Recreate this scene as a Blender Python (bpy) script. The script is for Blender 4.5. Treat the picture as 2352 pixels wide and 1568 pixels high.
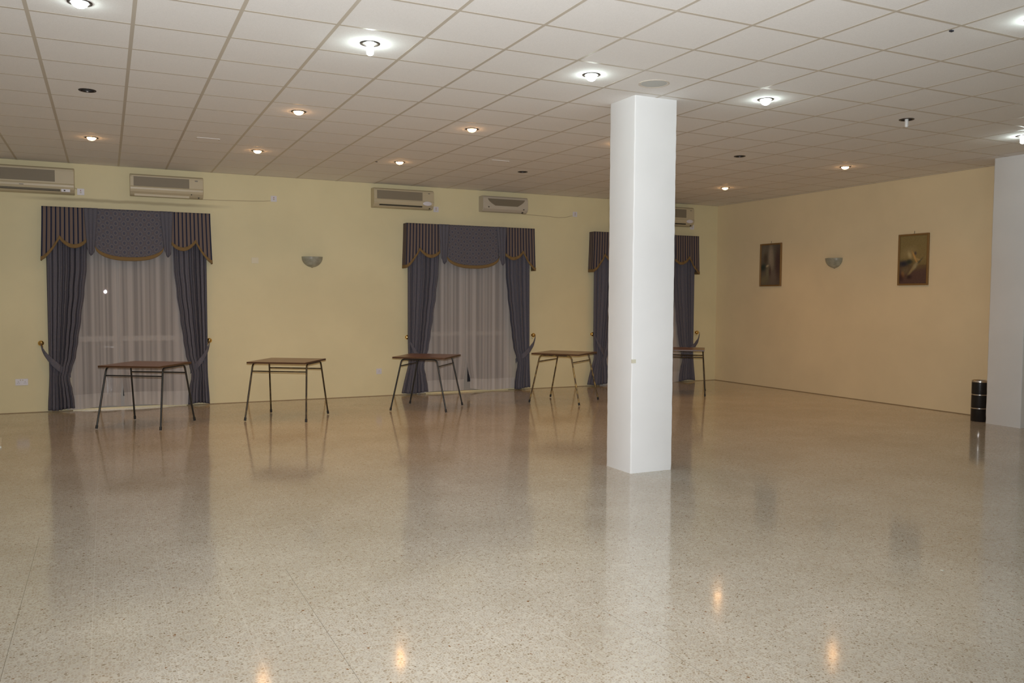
import bpy, bmesh, math, random
from mathutils import Vector, Matrix

PI = math.pi
for o in list(bpy.data.objects):
    bpy.data.objects.remove(o)
SC = bpy.context.scene
COL = SC.collection

# ------------------------------------------------------------------ camera
CAMH = 1.5536
YAW, PITCH, ROLL = 0.452497, -0.051823, 0.005324
fw = Vector((math.sin(YAW) * math.cos(PITCH), math.cos(YAW) * math.cos(PITCH), math.sin(PITCH)))
rt = Vector((math.cos(YAW), -math.sin(YAW), 0.0))
up = rt.cross(fw)
c, s = math.cos(ROLL), math.sin(ROLL)
rt, up = c * rt + s * up, -s * rt + c * up
cam_data = bpy.data.cameras.new('camera')
cam = bpy.data.objects.new('camera', cam_data)
COL.objects.link(cam)
M = Matrix.Identity(4)
for i in range(3):
    M[i][0], M[i][1], M[i][2] = rt[i], up[i], -fw[i]
M.translation = Vector((0, 0, CAMH))
cam.matrix_world = M
cam_data.sensor_width = 36.0
cam_data.lens = 1920.108 / 2352 * 36.0
cam_data.clip_start = 0.05
cam_data.clip_end = 200
SC.camera = cam

# ------------------------------------------------------------------ world, flash, exposure
W = bpy.data.worlds.new('night')
SC.world = W
W.use_nodes = True
W.node_tree.nodes['Background'].inputs[0].default_value = (0.05, 0.06, 0.09, 1)
W.node_tree.nodes['Background'].inputs[1].default_value = 0.08

# the photographer's flash, 12 cm above the lens (it is reflected in the first window)
fl = bpy.data.lights.new('camera_flash', 'SPOT')
fl.energy = 1640
fl.color = (0.97, 0.98, 1.0)
fl.spot_size = math.radians(112)
fl.spot_blend = 1.0
fl.shadow_soft_size = 0.03
flo = bpy.data.objects.new('camera_flash', fl)
COL.objects.link(flo)
flo.location = (0, 0, 1.67)
fd = Vector((math.sin(YAW - 0.05), math.cos(YAW - 0.05), 0.20))
flo.rotation_euler = fd.to_track_quat('-Z', 'Y').to_euler()

SC.view_settings.view_transform = 'Standard'
SC.view_settings.look = 'None'
SC.view_settings.exposure = 0.0
SC.view_settings.gamma = 1.0
SC.view_settings.use_curve_mapping = False

WARM_L, WHITE_L = 42.0, 62.0
WARM_C, WHITE_C = (1.0, 0.52, 0.20), (0.86, 1.0, 0.97)

# ------------------------------------------------------------------ room constants
H = 3.3215                 # ceiling height
D = 12.727                 # back wall
WR = 10.537                # right wall
XL, YF = -4.0, -4.0        # left and rear walls, outside the picture
GX, GY, T = -0.4075, 6.0729, 0.6


# ------------------------------------------------------------------ materials
def mat(name, col=(0.8, 0.8, 0.8), rough=0.5, metal=0.0, spec=0.5):
    m = bpy.data.materials.new(name)
    m.use_nodes = True
    b = m.node_tree.nodes['Principled BSDF']
    b.inputs['Base Color'].default_value = (*col, 1)
    b.inputs['Roughness'].default_value = rough
    b.inputs['Metallic'].default_value = metal
    b.inputs['Specular IOR Level'].default_value = spec
    return m


def nt(m):
    return m.node_tree.nodes, m.node_tree.links, m.node_tree.nodes['Principled BSDF']


def ramp(n, stops, interp='LINEAR'):
    r = n.new('ShaderNodeValToRGB')
    r.color_ramp.interpolation = interp
    e = r.color_ramp.elements
    while len(e) < len(stops):
        e.new(0.5)
    for k, (p, col) in enumerate(stops):
        e[k].position = p
        e[k].color = (*col, 1)
    return r


def noise(n, l, vec, scale, detail=3):
    t = n.new('ShaderNodeTexNoise')
    t.inputs['Scale'].default_value = scale
    t.inputs['Detail'].default_value = detail
    l.new(vec, t.inputs['Vector'])
    return t


def mathn(n, l, op, a, b=None):
    t = n.new('ShaderNodeMath')
    t.operation = op
    for k, v in enumerate((a, b)):
        if v is None:
            continue
        if isinstance(v, (int, float)):
            t.inputs[k].default_value = v
        else:
            l.new(v, t.inputs[k])
    return t.outputs[0]


def mixc(n, l, fac, a, b):
    t = n.new('ShaderNodeMix')
    t.data_type = 'RGBA'
    for sock, v in ((t.inputs[0], fac), (t.inputs[6], a), (t.inputs[7], b)):
        if isinstance(v, (int, float)):
            sock.default_value = v
        elif isinstance(v, tuple):
            sock.default_value = (*v, 1)
        else:
            l.new(v, sock)
    return t.outputs[2]


def bump(n, l, b, height, strength, dist=0.01):
    t = n.new('ShaderNodeBump')
    t.inputs['Strength'].default_value = strength
    t.inputs['Distance'].default_value = dist
    l.new(height, t.inputs['Height'])
    l.new(t.outputs[0], b.inputs['Normal'])


def pos(n):
    return n.new('ShaderNodeNewGeometry').outputs['Position']


# cream paint with faint roller mottling and a dirty streak below the air conditioners
def wall_mat(name, col, streak=False):
    m = mat(name, col, 0.62, 0, 0.3)
    n, l, b = nt(m)
    p = pos(n)
    t = noise(n, l, p, 1.3, 4)
    r = ramp(n, [(0.3, tuple(x * 0.95 for x in col)), (0.7, tuple(min(1, x * 1.03) for x in col))])
    l.new(t.outputs[0], r.inputs[0])
    out = r.outputs[0]
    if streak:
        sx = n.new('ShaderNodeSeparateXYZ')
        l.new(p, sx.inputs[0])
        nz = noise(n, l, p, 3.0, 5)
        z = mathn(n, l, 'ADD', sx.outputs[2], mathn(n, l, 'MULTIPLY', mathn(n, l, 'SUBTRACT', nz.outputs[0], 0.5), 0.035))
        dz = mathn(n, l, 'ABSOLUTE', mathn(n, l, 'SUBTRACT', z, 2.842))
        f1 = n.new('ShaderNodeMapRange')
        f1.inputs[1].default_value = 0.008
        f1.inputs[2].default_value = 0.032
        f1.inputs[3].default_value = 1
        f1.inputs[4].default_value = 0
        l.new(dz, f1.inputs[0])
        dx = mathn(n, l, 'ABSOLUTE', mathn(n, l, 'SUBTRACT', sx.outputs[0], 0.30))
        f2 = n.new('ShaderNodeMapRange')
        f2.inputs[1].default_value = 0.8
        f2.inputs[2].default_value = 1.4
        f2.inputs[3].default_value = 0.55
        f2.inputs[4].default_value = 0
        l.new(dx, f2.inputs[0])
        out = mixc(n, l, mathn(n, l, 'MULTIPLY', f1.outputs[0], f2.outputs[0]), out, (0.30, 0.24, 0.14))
    l.new(out, b.inputs['Base Color'])
    nb = noise(n, l, p, 90, 2)
    bump(n, l, b, nb.outputs[0], 0.08, 0.004)
    return m


M_wall = wall_mat('cream_paint', (0.76, 0.69, 0.44), True)
M_wallr = wall_mat('cream_paint_side', (0.80, 0.68, 0.45))
M_white = wall_mat('white_emulsion', (0.75, 0.76, 0.76))
M_hall = wall_mat('rear_wall_paint', (0.78, 0.72, 0.60))

M_tile = mat('mineral_ceiling_tile', (0.83, 0.79, 0.75), 0.9, 0, 0.15)
n, l, b = nt(M_tile)
p = pos(n)
nz = noise(n, l, p, 160, 2)
r = ramp(n, [(0.35, (0.84, 0.83, 0.81)), (0.6, (0.89, 0.88, 0.865))])
l.new(nz.outputs[0], r.inputs[0])
l.new(r.outputs[0], b.inputs['Base Color'])
bump(n, l, b, nz.outputs[0], 0.12, 0.003)
M_tee = mat('painted_ceiling_tee', (0.60, 0.55, 0.47), 0.45, 0, 0.4)

# terrazzo: pale cement with beige and grey marble chips, fine joints every 33 cm
M_floor = mat('polished_terrazzo', (0.6, 0.55, 0.47), 0.1, 0, 0.6)
n, l, b = nt(M_floor)
p = pos(n)
sp = n.new('ShaderNodeSeparateXYZ')
l.new(p, sp.inputs[0])
warp = noise(n, l, p, 60, 2)
wv = n.new('ShaderNodeVectorMath'); wv.operation = 'SCALE'; wv.inputs['Scale'].default_value = 0.006
l.new(warp.outputs['Color'], wv.inputs[0])
wa = n.new('ShaderNodeVectorMath'); wa.operation = 'ADD'
l.new(p, wa.inputs[0]); l.new(wv.outputs[0], wa.inputs[1])
v1 = n.new('ShaderNodeTexVoronoi'); v1.inputs['Scale'].default_value = 72; v1.voronoi_dimensions = '2D'
v1.inputs['Randomness'].default_value = 1.0
l.new(wa.outputs[0], v1.inputs['Vector'])
v1e = n.new('ShaderNodeTexVoronoi'); v1e.feature = 'DISTANCE_TO_EDGE'; v1e.inputs['Scale'].default_value = 72; v1e.voronoi_dimensions = '2D'
l.new(wa.outputs[0], v1e.inputs['Vector'])
sc = n.new('ShaderNodeSeparateColor'); l.new(v1.outputs['Color'], sc.inputs[0])
chip = ramp(n, [(0.0, (0.62, 0.58, 0.52)), (0.25, (0.57, 0.51, 0.43)), (0.50, (0.52, 0.46, 0.37)), (0.70, (0.56, 0.52, 0.46)),
                (0.88, (0.44, 0.37, 0.28)), (0.965, (0.33, 0.27, 0.19)), (0.994, (0.30, 0.16, 0.07)), (0.9985, (0.07, 0.05, 0.04))], 'CONSTANT')
l.new(sc.outputs[0], chip.inputs[0])
edge = n.new('ShaderNodeMapRange'); edge.inputs[1].default_value = 0.05; edge.inputs[2].default_value = 0.24
l.new(v1e.outputs['Distance'], edge.inputs[0])
keep = mathn(n, l, 'GREATER_THAN', sc.outputs[1], 0.12)
fac = mathn(n, l, 'MULTIPLY', edge.outputs[0], keep)
cem = noise(n, l, p, 2.2, 4)
cemr = ramp(n, [(0.3, (0.67, 0.635, 0.555)), (0.7, (0.74, 0.71, 0.64))])
l.new(cem.outputs[0], cemr.inputs[0])
base = mixc(n, l, fac, cemr.outputs[0], chip.outputs[0])
big = noise(n, l, p, 0.55, 3)
bigr = ramp(n, [(0.35, (0.75, 0.72, 0.67)), (0.65, (0.87, 0.85, 0.81))])
l.new(big.outputs[0], bigr.inputs[0])
mul = n.new('ShaderNodeMix'); mul.data_type = 'RGBA'; mul.blend_type = 'MULTIPLY'; mul.inputs[0].default_value = 1
l.new(base, mul.inputs[6]); l.new(bigr.outputs[0], mul.inputs[7])


def joint(axis, off, period, half):
    u = mathn(n, l, 'DIVIDE', mathn(n, l, 'SUBTRACT', sp.outputs[axis], off), period)
    fr = mathn(n, l, 'SUBTRACT', u, mathn(n, l, 'ROUND', u))
    return mathn(n, l, 'LESS_THAN', mathn(n, l, 'ABSOLUTE', fr), half / period)


jl = mathn(n, l, 'MAXIMUM', joint(0, -0.41, 0.3275, 0.0018), joint(1, 0.12, 0.3275, 0.0012))
c1 = mixc(n, l, mathn(n, l, 'MULTIPLY', jl, 0.25), mul.outputs[2], (0.78, 0.74, 0.65))
near = mathn(n, l, 'LESS_THAN', mathn(n, l, 'ADD', sp.outputs[1], sp.outputs[0]), 5.7)   # the dark movement joints stop part way
jd = mathn(n, l, 'MULTIPLY', joint(0, -0.41, 1.31, 0.0013), near)
jx = joint(1, 6.15, 2.62, 0.004)
c1 = mixc(n, l, mathn(n, l, 'MULTIPLY', jx, 0.25), c1, (0.40, 0.30, 0.19))
c2 = mixc(n, l, mathn(n, l, 'MULTIPLY', jd, 0.8), c1, (0.16, 0.14, 0.10))
l.new(c2, b.inputs['Base Color'])
rn = noise(n, l, p, 6, 4)
rr = n.new('ShaderNodeMapRange'); rr.inputs[3].default_value = 0.07; rr.inputs[4].default_value = 0.13
l.new(rn.outputs[0], rr.inputs[0]); l.new(rr.outputs[0], b.inputs['Roughness'])
wb = noise(n, l, p, 9, 2)
bump(n, l, b, wb.outputs[0], 0.03, 0.01)


def glow(name, col, strength):
    m = mat(name, (0.9, 0.9, 0.9), 0.4)
    b = m.node_tree.nodes['Principled BSDF']
    b.inputs['Emission Color'].default_value = (*col, 1)
    b.inputs['Emission Strength'].default_value = strength
    return m


M_warm = glow('lit_warm_bulb', WARM_C, WARM_L)
M_cool = glow('lit_white_bulb', WHITE_C, WHITE_L)
M_dead = mat('unlit_white_bulb', (0.72, 0.72, 0.70), 0.3)
M_ring = mat('dark_bronze_ring', (0.05, 0.04, 0.035), 0.35, 0.6)
M_can = mat('dark_can_interior', (0.03, 0.028, 0.025), 0.7)
M_spk = mat('grey_speaker_mesh', (0.55, 0.57, 0.55), 0.6)
M_plastic = mat('cream_plastic', (0.54, 0.47, 0.32), 0.4)
M_plastic2 = mat('pale_plastic', (0.52, 0.47, 0.38), 0.4)
M_grille = mat('grey_brown_grille', (0.24, 0.205, 0.145), 0.6)
M_darkslot = mat('dark_vent_slot', (0.04, 0.035, 0.02), 0.6)
M_logo = mat('grey_print', (0.22, 0.2, 0.17), 0.5)
M_switch = mat('white_switch_plastic', (0.70, 0.69, 0.74), 0.35)
M_red = mat('dull_red_dot', (0.35, 0.10, 0.08), 0.4)
M_brass = mat('polished_brass', (0.80, 0.55, 0.20), 0.18, 1.0)
M_alu = mat('painted_door_frame', (0.36, 0.34, 0.31), 0.4)
M_sill = mat('threshold_stone_light_leak', (0.80, 0.70, 0.42), 0.3)  # threshold stone; warm light leaking under the hem is put into its yellow
M_black = mat('black_enamel_steel', (0.012, 0.012, 0.013), 0.28)
M_chrome = mat('chrome_band', (0.75, 0.72, 0.70), 0.2, 1.0)
M_foot = mat('black_rubber_foot', (0.015, 0.015, 0.015), 0.6)
M_steel_blk = mat('black_painted_tube', (0.016, 0.016, 0.014), 0.35)
M_paper = mat('white_card', (0.72, 0.74, 0.66), 0.6)
M_nail = mat('dark_hook_metal', (0.16, 0.13, 0.10), 0.5, 0.6)
M_frame = mat('antique_gold_frame', (0.26, 0.15, 0.05), 0.4, 0.3)
M_mark = mat('yellowed_tape', (0.62, 0.60, 0.48), 0.7)
M_dirt = mat('dark_scuff', (0.03, 0.03, 0.04), 0.8)


def brown_tube(name, c0, c1):
    m = mat(name, c0, 0.35, 0.35)
    n, l, b = nt(m)
    t = noise(n, l, pos(n), 14, 4)
    r = ramp(n, [(0.50, c0), (0.68, c1)])
    l.new(t.outputs[0], r.inputs[0])
    l.new(r.outputs[0], b.inputs['Base Color'])
    return m


M_steel_brown = brown_tube('worn_brown_tube', (0.045, 0.032, 0.018), (0.13, 0.085, 0.035))
M_steel_gold = brown_tube('worn_gold_tube', (0.10, 0.068, 0.034), (0.40, 0.27, 0.08))

M_wood = mat('dark_veneer', (0.2, 0.1, 0.05), 0.28, 0, 0.5)
n, l, b = nt(M_wood)
tc = n.new('ShaderNodeTexCoord')
mp = n.new('ShaderNodeMapping'); mp.inputs['Scale'].default_value = (1.2, 22, 22)
l.new(tc.outputs['Object'], mp.inputs['Vector'])
t = noise(n, l, mp.outputs[0], 1.5, 5)
r = ramp(n, [(0.3, (0.13, 0.060, 0.030)), (0.7, (0.24, 0.125, 0.065))])
l.new(t.outputs[0], r.inputs[0]); l.new(r.outputs[0], b.inputs['Base Color'])
M_woodedge = mat('dark_wood_edge', (0.085, 0.040, 0.018), 0.4)

M_sconce = mat('grey_alabaster_glass', (0.36, 0.37, 0.30), 0.35, 0, 0.5)
n, l, b = nt(M_sconce)
t = noise(n, l, pos(n), 14, 4)
r = ramp(n, [(0.3, (0.26, 0.26, 0.20)), (0.7, (0.42, 0.42, 0.34))])
l.new(t.outputs[0], r.inputs[0]); l.new(r.outputs[0], b.inputs['Base Color'])


def cloth(name, kind):
    m = mat(name, (0.1, 0.1, 0.1), 0.9, 0, 0.1)
    n, l, b = nt(m)
    uv = n.new('ShaderNodeUVMap').outputs[0]
    if kind == 'stripe':
        sx = n.new('ShaderNodeSeparateXYZ'); l.new(uv, sx.inputs[0])
        u = mathn(n, l, 'FRACT', mathn(n, l, 'DIVIDE', sx.outputs[0], 0.0515))
        r = ramp(n, [(0.0, (0.020, 0.026, 0.055)), (0.22, (0.19, 0.145, 0.125)), (0.42, (0.14, 0.112, 0.105)),
                     (0.50, (0.20, 0.15, 0.125)), (0.84, (0.11, 0.10, 0.11)), (0.92, (0.020, 0.026, 0.055))], 'CONSTANT')
        l.new(u, r.inputs[0]); l.new(r.outputs[0], b.inputs['Base Color'])
    else:
        mp = n.new('ShaderNodeMapping')
        l.new(uv, mp.inputs['Vector'])
        if kind == 'oval':
            mp.inputs['Scale'].default_value = (14, 11, 1)
            mp.inputs['Rotation'].default_value = (0, 0, PI / 4)
            mp.vector_type = 'TEXTURE' if False else 'POINT'
            rnd, a, bb, cc = 0.12, (0.092, 0.095, 0.130), (0.115, 0.114, 0.145), (0.165, 0.150, 0.155)
            st = [(0.0, a), (0.20, a), (0.27, cc), (0.36, cc), (0.42, bb), (0.62, (0.14, 0.12, 0.125))]
        else:
            mp.inputs['Scale'].default_value = (26, 20, 1)
            rnd, a, bb = 0.7, (0.20, 0.165, 0.15), (0.105, 0.112, 0.150)
            st = [(0.0, a), (0.17, bb), (0.30, bb), (0.37, a), (0.46, bb), (0.7, (0.13, 0.125, 0.15))]
        v = n.new('ShaderNodeTexVoronoi'); v.voronoi_dimensions = '2D'
        v.inputs['Scale'].default_value = 1.0
        v.inputs['Randomness'].default_value = rnd
        l.new(mp.outputs[0], v.inputs['Vector'])
        r = ramp(n, st)
        l.new(v.outputs['Distance'], r.inputs[0]); l.new(r.outputs[0], b.inputs['Base Color'])
    w = noise(n, l, uv, 400, 1)
    bump(n, l, b, w.outputs[0], 0.15, 0.002)
    return m


M_stripe = cloth('striped_fabric', 'stripe')
M_oval = cloth('oval_pattern_fabric', 'oval')
M_drape = cloth('slate_paisley_fabric', 'paisley')
M_fringe = mat('ochre_bullion_fringe', (0.22, 0.145, 0.065), 0.9, 0, 0.1)


def sheer(name, alpha, col):
    m = mat(name, col, 0.9, 0, 0.05)
    n, l, b = nt(m)
    out = n['Material Output']
    tr = n.new('ShaderNodeBsdfTransparent')
    tl = n.new('ShaderNodeBsdfTranslucent'); tl.inputs[0].default_value = (*col, 1)
    df = n.new('ShaderNodeBsdfDiffuse'); df.inputs[0].default_value = (*col, 1)
    m1 = n.new('ShaderNodeMixShader'); m1.inputs[0].default_value = 0.3
    l.new(df.outputs[0], m1.inputs[1]); l.new(tl.outputs[0], m1.inputs[2])
    lw = n.new('ShaderNodeLayerWeight'); lw.inputs[0].default_value = 0.35
    uvn = n.new('ShaderNodeUVMap').outputs[0]
    mpp = n.new('ShaderNodeMapping'); mpp.inputs['Scale'].default_value = (11.0, 0.10, 1)
    l.new(uvn, mpp.inputs['Vector'])
    gth = noise(n, l, mpp.outputs[0], 1.0, 2)          # cloth gathered into denser and thinner stripes
    gr = n.new('ShaderNodeMapRange')
    gr.inputs[1].default_value = 0.42; gr.inputs[2].default_value = 0.58
    gr.inputs[3].default_value = alpha - 0.14; gr.inputs[4].default_value = alpha + 0.18
    l.new(gth.outputs[0], gr.inputs[0])
    a = mathn(n, l, 'MINIMUM', mathn(n, l, 'ADD', mathn(n, l, 'MULTIPLY', lw.outputs['Facing'], 0.4), gr.outputs[0]), 1.0)
    m2 = n.new('ShaderNodeMixShader')
    l.new(a, m2.inputs[0]); l.new(tr.outputs[0], m2.inputs[1]); l.new(m1.outputs[0], m2.inputs[2])
    l.new(m2.outputs[0], out.inputs[0])
    n.remove(b)
    return m


M_sheer = sheer('sheer_voile', 0.68, (0.68, 0.64, 0.62))
M_hem = sheer('sheer_hem', 0.84, (0.70, 0.67, 0.65))

M_glass = mat('window_glass', (0.9, 0.95, 0.95), 0.006)
M_glass.node_tree.nodes['Principled BSDF'].inputs['Transmission Weight'].default_value = 1.0
M_glass.node_tree.nodes['Principled BSDF'].inputs['IOR'].default_value = 1.5


# ------------------------------------------------------------------ mesh helpers
class MB:
    """collects geometry for one mesh"""
    def __init__(self):
        self.v, self.f, self.mi, self.uv, self.smooth = [], [], [], None, False

    def box(self, x0, x1, y0, y1, z0, z1, mi=0):
        k = len(self.v)
        self.v += [(x, y, z) for z in (z0, z1) for y in (y0, y1) for x in (x0, x1)]
        for f in ((0, 2, 3, 1), (4, 5, 7, 6), (0, 1, 5, 4), (2, 6, 7, 3), (0, 4, 6, 2), (1, 3, 7, 5)):
            self.f.append([k + i for i in f]); self.mi.append(mi)
        return self

    def grid(self, nu, nv, fn, uvfn=None, mi=0):
        k = len(self.v)
        for j in range(nv + 1):
            for i in range(nu + 1):
                self.v.append(tuple(fn(i / nu, j / nv)))
                if uvfn:
                    if self.uv is None:
                        self.uv = {}
                    self.uv[len(self.v) - 1] = uvfn(i / nu, j / nv)
        for j in range(nv):
            for i in range(nu):
                a = k + j * (nu + 1) + i
                self.f.append([a, a + 1, a + nu + 2, a + nu + 1]); self.mi.append(mi)
        self.smooth = True
        return self

    def lathe(self, prof, cx=0, cy=0, cz=0, n=32, a0=0, a1=2 * PI, mi=0):
        full = abs(a1 - a0 - 2 * PI) < 1e-6
        k = len(self.v)
        m = n if full else n + 1
        for (r, z) in prof:
            for i in range(m):
                a = a0 + (a1 - a0) * i / n
                self.v.append((cx + r * math.cos(a), cy + r * math.sin(a), cz + z))
        for j in range(len(prof) - 1):
            for i in range(n):
                i2 = (i + 1) % m
                self.f.append([k + j * m + i, k + j * m + i2, k + (j + 1) * m + i2, k + (j + 1) * m + i]); self.mi.append(mi)
        self.smooth = True
        return self

    def tube(self, pts, r, n=10, mi=0, taper=None):
        pts = [Vector(q) for q in pts]
        k = len(self.v)
        prev = None
        for j, q in enumerate(pts):
            d = (pts[min(j + 1, len(pts) - 1)] - pts[max(j - 1, 0)]).normalized()
            if prev is None:
                a = d.orthogonal().normalized()
            else:
                a = (prev - d * prev.dot(d)).normalized()
            prev = a
            bb = d.cross(a)
            rr = r if taper is None else taper[j]
            for i in range(n):
                t = 2 * PI * i / n
                self.v.append(tuple(q + rr * (math.cos(t) * a + math.sin(t) * bb)))
        for j in range(len(pts) - 1):
            for i in range(n):
                i2 = (i + 1) % n
                self.f.append([k + j * n + i, k + j * n + i2, k + (j + 1) * n + i2, k + (j + 1) * n + i]); self.mi.append(mi)
        self.f.append([k + i for i in range(n)][::-1]); self.mi.append(mi)
        e = k + (len(pts) - 1) * n
        self.f.append([e + i for i in range(n)]); self.mi.append(mi)
        self.smooth = True
        return self

    def prism(self, poly, x0, x1, mi=0):
        """polygon in (y, z) extruded along x"""
        k = len(self.v); n = len(poly)
        for x in (x0, x1):
            self.v += [(x, y, z) for (y, z) in poly]
        for i in range(n):
            j = (i + 1) % n
            self.f.append([k + i, k + j, k + n + j, k + n + i]); self.mi.append(mi)
        self.f.append([k + i for i in range(n)][::-1]); self.mi.append(mi)
        self.f.append([k + n + i for i in range(n)]); self.mi.append(mi)
        return self

    def build(self, name, mats, parent=None, bevel=0.0, solid=0.0, smooth=None):
        me = bpy.data.meshes.new(name)
        me.from_pydata(self.v, [], self.f)
        if not isinstance(mats, (list, tuple)):
            mats = [mats]
        for m in mats:
            me.materials.append(m)
        for pl, mi in zip(me.polygons, self.mi):
            pl.material_index = mi
        if self.uv:
            ul = me.uv_layers.new(name='UVMap')
            for lp in me.loops:
                ul.data[lp.index].uv = self.uv.get(lp.vertex_index, (0, 0))
        sm = self.smooth if smooth is None else smooth
        if not self.uv or sm:
            bm = bmesh.new(); bm.from_mesh(me)
            if not self.uv:
                bmesh.ops.recalc_face_normals(bm, faces=bm.faces)
            if sm:
                for f in bm.faces:
                    f.smooth = True
                for e in bm.edges:
                    if len(e.link_faces) == 2 and e.calc_face_angle(0) > 0.75:
                        e.smooth = False
            bm.to_mesh(me); bm.free()
        o = bpy.data.objects.new(name, me)
        COL.objects.link(o)
        if parent is not None:
            o.parent = parent
        if bevel:
            md = o.modifiers.new('bevel', 'BEVEL'); md.width = bevel; md.segments = 3; md.limit_method = 'ANGLE'
        if solid:
            md = o.modifiers.new('thickness', 'SOLIDIFY'); md.thickness = solid; md.offset = 0
        return o


def thing(name, label, cat, loc=(0, 0, 0), rz=0.0, group=None):
    o = bpy.data.objects.new(name, None)
    o.empty_display_size = 0.1
    COL.objects.link(o)
    o.location = loc
    o.rotation_euler = (0, 0, rz)
    return tag(o, label, cat, group)


def tag(o, label, cat, group=None):
    o['label'] = label
    o['category'] = cat
    if group:
        o['group'] = group
    return o


def struct(o):
    o['kind'] = 'structure'
    return o


def copy_thing(root, loc, rz, label, group=None):
    r = root.copy(); COL.objects.link(r)
    r.location = loc; r.rotation_euler = (0, 0, rz)
    r['label'] = label
    if group:
        r['group'] = group
    for ch in list(root.children):
        c = ch.copy(); COL.objects.link(c); c.parent = r
        for g in ch.children:
            d = g.copy(); COL.objects.link(d); d.parent = c
    return r


# ------------------------------------------------------------------ shell
struct(MB().box(XL, WR + 0.2, YF, D + 0.6, -0.12, 0.0).build('floor', M_floor))

# windows: (centre x, half width of opening)
WIN = [(0.30, 0.72), (5.38, 0.74), (8.83, 0.74)]
WT, WTH = 2.50, 0.26       # opening top, wall thickness
wb_ = MB()
x = XL
for cx, hw in WIN:
    wb_.box(x, cx - hw, D, D + WTH, 0, H + 0.14)
    wb_.box(cx - hw, cx + hw, D, D + WTH, WT, H + 0.14)
    x = cx + hw
wb_.box(x, WR + 0.2, D, D + WTH, 0, H + 0.14)
struct(wb_.build('wall_back', M_wall))
struct(MB().box(WR, WR + 0.2, YF, D, 0, H + 0.14).build('wall_right', M_wallr))
struct(MB().box(XL - 0.2, XL, YF - 0.2, D + WTH, -0.12, H + 0.14).build('wall_left', M_hall))
struct(MB().box(XL, WR + 0.2, YF - 0.2, YF, -0.12, H + 0.14).build('wall_front', M_hall))

# lamps on the ceiling grid: kinds warm / dome / globe / stick / dead / deadstick
LX = [-0.1075 + 1.8 * k for k in range(6)]
LY = [10.5729, 8.1729, 5.7729, 3.3729, 0.9729, -1.4271]
LAMPS = {
    (0, 0): 'warm', (1, 0): 'warm', (2, 0): 'warm', (3, 0): 'dead', (4, 0): 'warm', (5, 0): 'warm',
    (0, 1): 'dead', (1, 1): 'warm', (2, 1): 'warm', (3, 1): 'warm', (4, 1): 'dead', (5, 1): 'warm',
    (0, 2): 'dome', (1, 2): 'stick', (2, 2): 'globe', (3, 2): 'globe', (4, 2): 'deadstick', (5, 2): 'stick',
    (0, 3): 'globe', (1, 3): 'globe', (2, 3): 'globe', (3, 3): 'globe', (4, 3): 'globe',
    (0, 4): 'globe', (2, 4): 'globe', (4, 4): 'globe',
}
SPK = (4.0925, 5.7729)
HOLE = 0.064


def cell(x, y):
    return (math.floor((x - GX) / T + 1e-6), math.floor((y - GY) / T + 1e-6))


holes = {cell(LX[i], LY[j]) for (i, j) in LAMPS}
cm = MB()
i0, i1 = math.floor((XL - GX) / T), math.ceil((WR - GX) / T)
j0, j1 = math.floor((YF - GY) / T), math.ceil((D - GY) / T)
for i in range(i0, i1):
    for j in range(j0, j1):
        xa, xb = max(GX + i * T, XL), min(GX + (i + 1) * T, WR)
        ya, yb = max(GY + j * T, YF), min(GY + (j + 1) * T, D)
        if xb <= xa or yb <= ya:
            continue
        k = len(cm.v)
        if (i, j) in holes:
            mx, my, nn = (xa + xb) / 2, (ya + yb) / 2, 32
            for q in range(nn):
                a = 2 * PI * q / nn
                ca, sa = math.cos(a), math.sin(a)
                m_ = 0.3 / max(abs(ca), abs(sa))
                cm.v.append((mx + m_ * ca, my + m_ * sa, H))
                cm.v.append((mx + HOLE * ca, my + HOLE * sa, H))
            for q in range(nn):
                q2 = (q + 1) % nn
                cm.f.append([k + 2 * q, k + 2 * q + 1, k + 2 * q2 + 1, k + 2 * q2]); cm.mi.append(0)
        else:
            cm.v += [(xa, ya, H), (xb, ya, H), (xb, yb, H), (xa, yb, H)]
            cm.f.append([k, k + 3, k + 2, k + 1]); cm.mi.append(0)
# upper slab closing the void above the tiles
cm.box(XL, WR, YF, D, H + 0.2, H + 0.22)
hw = 0.0125
for i in range(i0, i1 + 1):
    xx = GX + i * T
    if XL < xx < WR:
        cm.box(xx - hw, xx + hw, YF, D, H - 0.0008, H + 0.001, 1)
for j in range(j0, j1 + 1):
    yy = GY + j * T
    if YF < yy < D:
        cm.box(XL, WR, yy - hw, yy + hw, H - 0.0006, H + 0.001, 1)
cm.box(XL, WR, D - 0.02, D, H - 0.0008, H + 0.001, 1)
cm.box(WR - 0.02, WR, YF, D, H - 0.0008, H + 0.001, 1)
ce = struct(cm.build('ceiling', [M_tile, M_tee], smooth=False))


M_joint_shade = mat('brown_joint_and_shade', (0.30, 0.22, 0.12), 0.7)  # grout joint and contact shade at the wall foot, put into one brown
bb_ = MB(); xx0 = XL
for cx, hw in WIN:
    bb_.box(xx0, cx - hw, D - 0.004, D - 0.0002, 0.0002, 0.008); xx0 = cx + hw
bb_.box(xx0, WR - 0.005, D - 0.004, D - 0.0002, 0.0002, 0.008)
struct(bb_.build('joint_shade_back', M_joint_shade))
struct(MB().box(WR - 0.005, WR - 0.0002, YF, D, 0.0002, 0.009).build('joint_shade_right', M_joint_shade))

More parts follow.
